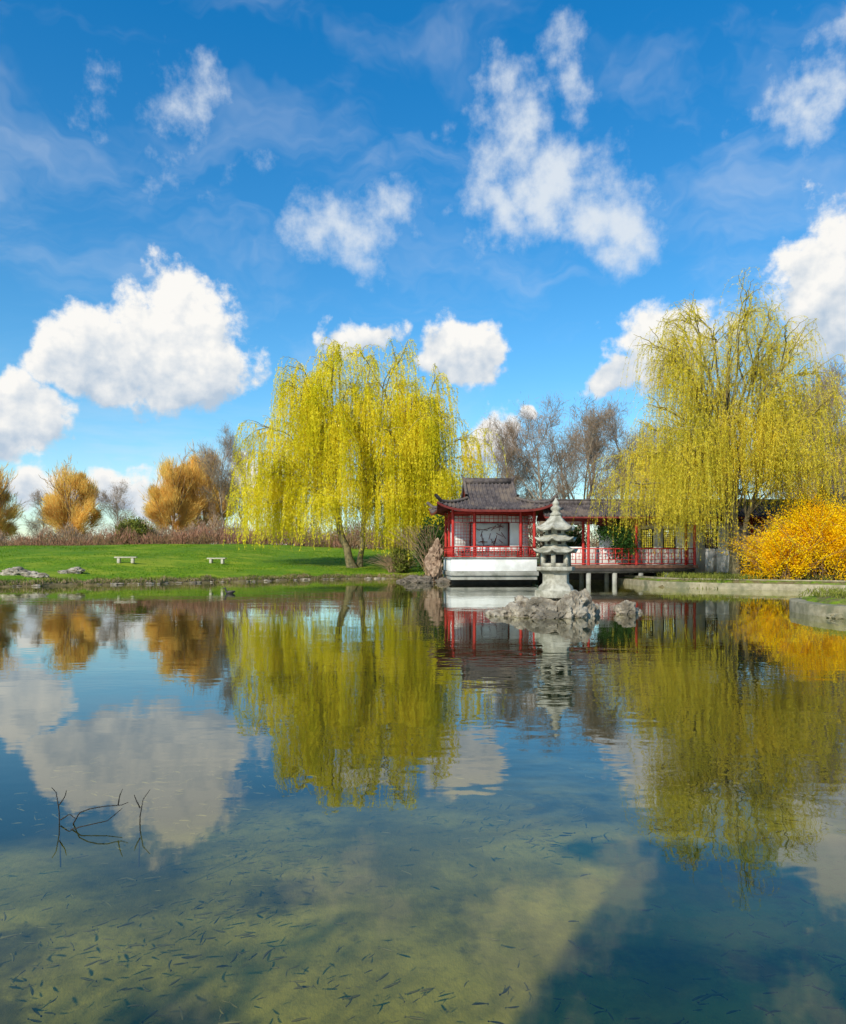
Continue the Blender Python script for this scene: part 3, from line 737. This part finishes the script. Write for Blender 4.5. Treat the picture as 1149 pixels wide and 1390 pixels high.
rocks('lawn_rock', onland([((-27.2, 49.2, .1), (.9, .5, .38)), ((-26.0, 48.8, .08), (.6, .45, .30)), ((-25.2, 48.6, .05), (.6, .4, .22)), ((-27.9, 49.6, .0), (.5, .4, .22))]), rockm)
rocks('lawn_rock', onland([((-24.4, 51.8, .12), (.6, .4, .28)), ((-25.1, 51.5, .05), (.4, .3, .2))]), rockm)
rng = np.random.default_rng(77); bm = bmesh.new()
pts = POND[2:9]; k = 0
for i in range(len(pts) - 1):
    a, b = pts[i], pts[i + 1]; L = np.linalg.norm(b - a)
    for j in range(int(L * 2.0)):
        q = a + (b - a) * rng.random(); nrm = np.array([-(b - a)[1], (b - a)[0]]) / L
        s_ = float(sdf(np.array([q[0]]), np.array([q[1]]))[0]); q = q + nrm * (-s_) + nrm * rng.uniform(-.1, .25)
        sz = rng.uniform(.06, .20); k += 1
        rock_bm(bm, (q[0], q[1], .04), (sz * 1.7, sz, sz * .5), k, 2, .4)
me = bpy.data.meshes.new('shore_stones'); bm.to_mesh(me); bm.free(); me.materials.append(rockm); obj('shore_stones', me)
def shoregrass(rng, n, idx, spread, h):
    seg = np.array([(POND[i], POND[i + 1]) for i in idx]); Ls = np.linalg.norm(seg[:, 1] - seg[:, 0], axis=1)
    i = rng.choice(len(seg), n, p=Ls / Ls.sum()); t = rng.random(n)[:, None]; q = seg[i, 0] + (seg[i, 1] - seg[i, 0]) * t
    nr = norm(np.stack([-(seg[i, 1] - seg[i, 0])[:, 1], (seg[i, 1] - seg[i, 0])[:, 0]], 1))
    s_ = sdf(q[:, 0], q[:, 1])[:, None]; q = q + nr * (-s_ + rng.uniform(.0, spread, (n, 1)))
    return np.c_[q, np.maximum(height(q[:, 0], q[:, 1]), 0) + rng.uniform(0, h, n)]
obj('shore_grass', mesh_np('shore_grass', [
    twigmass('g1', 31, 9000, lambda r, n: shoregrass(r, n, [2, 3, 4, 5, 6, 7], .9, .12), .22, .04, oliveleaf, 1.0),
    twigmass('g2', 32, 4000, lambda r, n: shoregrass(r, n, [2, 3, 4, 5, 6, 7, 8], .5, .16), .28, .03, bleaf, 1.0)]))
def lawn(rng, n):
    x = rng.uniform(-55, 1, n); y = rng.uniform(46, 95, n); k = sdf(x, y) > .4; x = x[k]; y = y[k]
    d = np.array([mnoise.noise(Vector((a * .25, b * .12, 1.7))) for a, b in zip(x, y)]); k = rng.random(len(x)) < np.clip(.5 + d * 2, .1, 1); x = x[k]; y = y[k]
    return np.c_[x, y, height(x, y) + .04]
rng = np.random.default_rng(8); Cg = lawn(rng, 30000)
obj('lawn_grass', mesh_np('lawn_grass', [(*leaves(Cg, rng.normal(size=Cg.shape) * .5 + [0, 0, 1], rng.uniform(.08, .2, len(Cg)), .05, rng), leafmat('grass_blades', (.07, .16, .01), (.22, .34, .02), (.12, .22, .012), .4, .5))]))

def strip(name, pts, wdt, z0, z1, mat):
    pts = np.array(pts, float); T = np.gradient(pts, axis=0); T = norm(T); Nn = np.stack([T[:, 1], -T[:, 0]], 1)
    a = pts + Nn * wdt / 2; b = pts - Nn * wdt / 2; n = len(pts)
    V = np.concatenate([np.c_[a, np.full(n, z0)], np.c_[a, np.full(n, z1)], np.c_[b, np.full(n, z1)], np.c_[b, np.full(n, z0)]])
    F = []
    for i in range(n - 1):
        for r in range(3): F.append((r * n + i, r * n + i + 1, (r + 1) * n + i + 1, (r + 1) * n + i))
    F += [(0, n, 2 * n, 3 * n), (n - 1, 2 * n - 1, 3 * n - 1, 4 * n - 1)]
    o = obj(name, mesh_np(name, [(V, np.array(F), mat)])); md = o.modifiers.new('b', 'BEVEL'); md.width = .03; md.segments = 2
    return o
def resample(p, step):
    p = np.array(p, float); d = np.r_[0, np.cumsum(np.linalg.norm(np.diff(p, axis=0), axis=1))]; t = np.arange(0, d[-1], step)
    return np.stack([np.interp(t, d, p[:, 0]), np.interp(t, d, p[:, 1])], 1)
k1 = resample([(14.2, 52.8), (14.3, 49), (14.5, 46), (15.2, 44.3), (17.9, 42.2), (22.4, 39.5), (24.6, 37), (25, 36), (22, 30)], .7)
strip('stone_kerb', k1, .45, -.5, .34, kerbm)
strip('stone_kerb', k1 + [.6, .9], .35, .2, .55, kerbm)
strip('stone_kerb', resample([(16, 28), (13.2, 26.0), (12.55, 24.6), (12.35, 23), (12.7, 21.6), (14, 20.6), (18, 18)], .5), .5, -.5, .36, kerbm)
rocks('bank_stone', [((13.0, 22.6, .05), (.6, .5, .3)), ((12.5, 22.0, .0), (.35, .3, .2))], kerbm)
obj('bank_plants', mesh_np('bank_plants', [
    twigmass('p1', 41, 5000, lambda r, n: (lambda x, y: np.c_[x, y, height(x, y) + r.uniform(0, .3, n)])(r.uniform(15.5, 27, n), r.uniform(42.5, 49, n)), .30, .05, oliveleaf, 1.0),
    twigmass('p2', 42, 2500, lambda r, n: (lambda x, y: np.c_[x, y, height(x, y) + r.uniform(0, .25, n)])(r.uniform(13.2, 17, n), r.uniform(21.5, 26, n)), .25, .03, oliveleaf, 1.0)]))

# ------------------------------------------------------------------ stone lantern
ln = empty('stone_lantern', (4.2, 23.3, 0), math.radians(10))
h6 = math.pi / 6
def hexroof(z, r0, r1, hgt, curl=.10):
    rings = []; ns = 7; m = 8
    for i in range(ns):
        s = i / (ns - 1); r = r0 + (r1 - r0) * s; zz = z + hgt * (.45 * s + .55 * s * s)
        ring = []
        for k in range(6):
            a0 = k * math.pi / 3; a1 = (k + 1) * math.pi / 3
            p0 = np.array([math.cos(a0), math.sin(a0)]); p1 = np.array([math.cos(a1), math.sin(a1)])
            for j in range(m):
                u = j / m; c = abs(2 * u - 1) ** 4
                p = (p0 * (1 - u) + p1 * u) * r * (1 + .05 * c * (1 - s)); ring.append((p[0], p[1], zz + curl * c * (1 - s) ** 2))
        rings.append(ring)
    low = [(x * .97, y * .97, zz - .06) for x, y, zz in rings[0]]; inner = [(x * .45, y * .45, z - .02) for x, y, zz in rings[0]]
    top = [(x * .02, y * .02, z + hgt) for x, y, zz in rings[-1]]
    allr = [inner, low] + rings + [top]
    n = 6 * m; V = np.array(allr).reshape(-1, 3); idx = np.arange(len(V)).reshape(len(allr), n)
    a = idx[:-1]; b = idx[1:]
    return V, np.stack([a, np.roll(a, -1, 1), np.roll(b, -1, 1), b], -1).reshape(-1, 4)
def lpart(name, v, f, bev=0.0, m=stone):
    o = obj(name, mesh_np(name, [(v, f, m)]), ln)
    if bev:
        md = o.modifiers.new('b', 'BEVEL'); md.width = bev; md.segments = 2
    return o
lpart('pedestal', *lathe([(.55, .0), (.55, .70), (.78, .70), (.78, .60), (.90, .56), (1.0, .44), (1.28, .44), (1.36, .52), (1.40, .64), (1.52, .64), (1.52, 0)]), .015)
lpart('chamber_shade_fill', *lathe([(1.52, .0), (1.52, .26), (2.0, .26), (2.0, 0)]), 0, darkm)  # near-black solid stands in for the shade inside the open chamber
cp = []
for k in range(6):
    a = k * math.pi / 3; x, y = .42 * math.cos(a), .42 * math.sin(a)
    v, f = box(0, 0, 1.76, .13, .13, .46, a, 'z'); cp.append((v + [x, y, 0], f, stone))
    a2 = a + h6; x, y = .375 * math.cos(a2), .375 * math.sin(a2)
    for zz, hh in ((1.57, .12), (1.95, .10)):
        v, f = box(0, 0, zz, .10, .34, hh, a2, 'z'); cp.append((v + [x, y, 0], f, stone))
obj('light_chamber', mesh_np('light_chamber', cp), ln)
lpart('roof_lower', *hexroof(2.0, .72, .36, .20)); lpart('body_middle', *lathe([(2.15, 0), (2.15, .37), (2.38, .37), (2.38, 0)]), .01)
lpart('roof_middle', *hexroof(2.36, .67, .32, .20)); lpart('body_upper', *lathe([(2.5, 0), (2.5, .33), (2.72, .33), (2.72, 0)]), .01)
lpart('roof_upper', *hexroof(2.70, .62, .14, .48))
fin = lathe([(3.12, .0), (3.12, .17), (3.18, .19), (3.23, .12), (3.27, .11), (3.32, .16), (3.38, .16), (3.43, .10), (3.46, .09), (3.50, .11), (3.55, .10), (3.60, .06), (3.70, .012), (3.70, 0)], 16)
lpart('finial', *fin)
wn_ = []
for k in range(6):
    a = k * math.pi / 3 + h6
    for r_, z_ in ((.325, 2.27), (.29, 2.61)):
        v, f = box(0, 0, z_, .02, .12, .11, a, 'z'); wn_.append((v + [r_ * math.cos(a), r_ * math.sin(a), 0], f, darkm))
obj('niche_shade_plates', mesh_np('niche_shade_plates', wn_), ln)  # near-black plates painted as shade in place of hollowed recesses

# ------------------------------------------------------------------ park benches
benchm = surf('bench_stone', (.40, .36, .28), (.52, .47, .37), 3, .9, .3, .02)
for (x, y, r) in ((-24.4, 60.5, .1), (-18.6, 66.5, -.15)):
    e = empty('park_bench', (x, y, H1(x, y)), r)
    boxes('seat', [(0, 0, .47, 1.75, .45, .11)], benchm, e, .02); boxes('leg_1', [(-.55, 0, .2, .22, .36, .43)], benchm, e, .02); boxes('leg_2', [(.55, 0, .2, .22, .36, .43)], benchm, e, .02)

# ------------------------------------------------------------------ duck
dk = empty('duck', (-9.7, 37, 0), math.radians(185))
body = np.array([[[-.27, 0, .12], [-.20, 0, .09], [-.10, 0, .06], [.02, 0, .05], [.12, 0, .06], [.18, 0, .11], [.20, 0, .17], [.21, 0, .22], [.23, 0, .26], [.27, 0, .265], [.31, 0, .255], [.35, 0, .25]]])
br_ = np.array([[.012, .05, .085, .10, .09, .06, .04, .038, .048, .042, .018, .008]])
obj('body', mesh_np('body', [(*tubes(body, br_, 12), surf('duck_feathers', (.02, .02, .02), (.06, .05, .045), 12, .7, 0))], True), dk)
obj('wings', mesh_np('wings', [(*tubes(np.array([[[-.24, s * .05, .13], [-.1, s * .085, .11], [.05, s * .08, .10], [.12, s * .05, .09]] for s in (1, -1)]), np.array([[.01, .04, .04, .01]] * 2), 8), surf('duck_wing', (.05, .04, .03), (.12, .10, .08), 12, .7, 0))], True), dk)

# ------------------------------------------------------------------ fish shoal, twigs in the water
rng = np.random.default_rng(5); n = 3000
fx = rng.uniform(-3.6, 3.4, n); fy = 2.6 + rng.beta(1.3, 1.5, n) * 5.0
dens = np.array([mnoise.noise(Vector((a * .8, b * .8, 3.3))) for a, b in zip(fx, fy)])
keep = rng.random(n) < np.clip(.38 + dens * 1.5, .06, .9); fx = fx[keep]; fy = fy[keep]; n = len(fx)
fz = -rng.uniform(.15, .38, n)
th = rng.normal(size=n) * .9 + .3 + (rng.random(n) < .5) * math.pi; Lf = rng.uniform(.03, .105, n)
d = np.stack([np.cos(th), np.sin(th), rng.normal(size=n) * .05], 1); sdv = np.stack([-np.sin(th), np.cos(th), 0 * th], 1)
tt = np.array([-.5, -.38, -.2, .0, .2, .36, .46, .5]); bend = rng.normal(size=n) * .25
Pf = np.stack([fx, fy, fz], 1)[:, None] + (d * Lf[:, None])[:, None] * tt[None, :, None] + (sdv * (bend * Lf)[:, None])[:, None] * (tt ** 2)[None, :, None]
Rf = Lf[:, None] * np.array([.055, .015, .045, .06, .06, .045, .03, .005])[None]
fishm = surf('fish_scales', (.085, .08, .028), (.17, .15, .05), 2, .6, 0)
obj('fish_shoal', mesh_np('fish_shoal', [(*tubes(Pf, Rf, 6), fishm)], True))
def arc(pts, K=10):
    pts = np.array(pts, float); t = np.linspace(0, 1, len(pts)); u = np.linspace(0, 1, K); return np.stack([np.interp(u, t, pts[:, i]) for i in range(3)], 1)
tw = [arc([(-2.46, 5.0, -.3), (-2.47, 5.0, .08), (-2.50, 5.02, .2), (-2.52, 5.0, .24)]), arc([(-2.46, 5.0, .02), (-2.40, 5.0, .06), (-2.36, 5.0, .03)]),
      arc([(-2.4, 5.0, -.05), (-2.3, 4.95, .10), (-2.15, 4.95, .13), (-2.05, 5.0, .12), (-2.0, 5.0, .14)]), arc([(-2.38, 4.9, -.02), (-2.25, 4.85, .03), (-2.1, 4.9, .05), (-2.04, 5.0, .10)]),
      arc([(-2.07, 5.0, .12), (-2.06, 5.0, .18), (-2.04, 5.0, .23)]), arc([(-1.93, 5.0, -.3), (-1.92, 5.0, .05), (-1.90, 5.0, .16), (-1.86, 5.02, .22)]), arc([(-1.92, 5.0, .1), (-1.95, 5.0, .16), (-1.96, 5, .19)]), arc([(-2.47, 5, .12), (-2.43, 5, .18), (-2.42, 5, .22)])]
obj('dead_twigs', mesh_np('dead_twigs', [(*tubes(np.array(tw), np.full((len(tw), 10), .0042) * np.linspace(1.2, .5, 10), 5), darkm)]))

# ------------------------------------------------------------------ unseen house added behind the viewer to cast the shadow over the near water
th_ = empty('unseen_shadow_house', (3.6, -3.4, 0))
boxes('walls', [(0, 0, 2.4, 12.0, 4.2, 4.4)], white, th_)
boxes('doors', [(x, 2.13, 1.7, 1.4, .06, 2.6) for x in (-3.4, -.6, 2.2)], darkred, th_)
gable(th_, -6.3, 6.3, 0, 2.7, 4.5, 6.2)
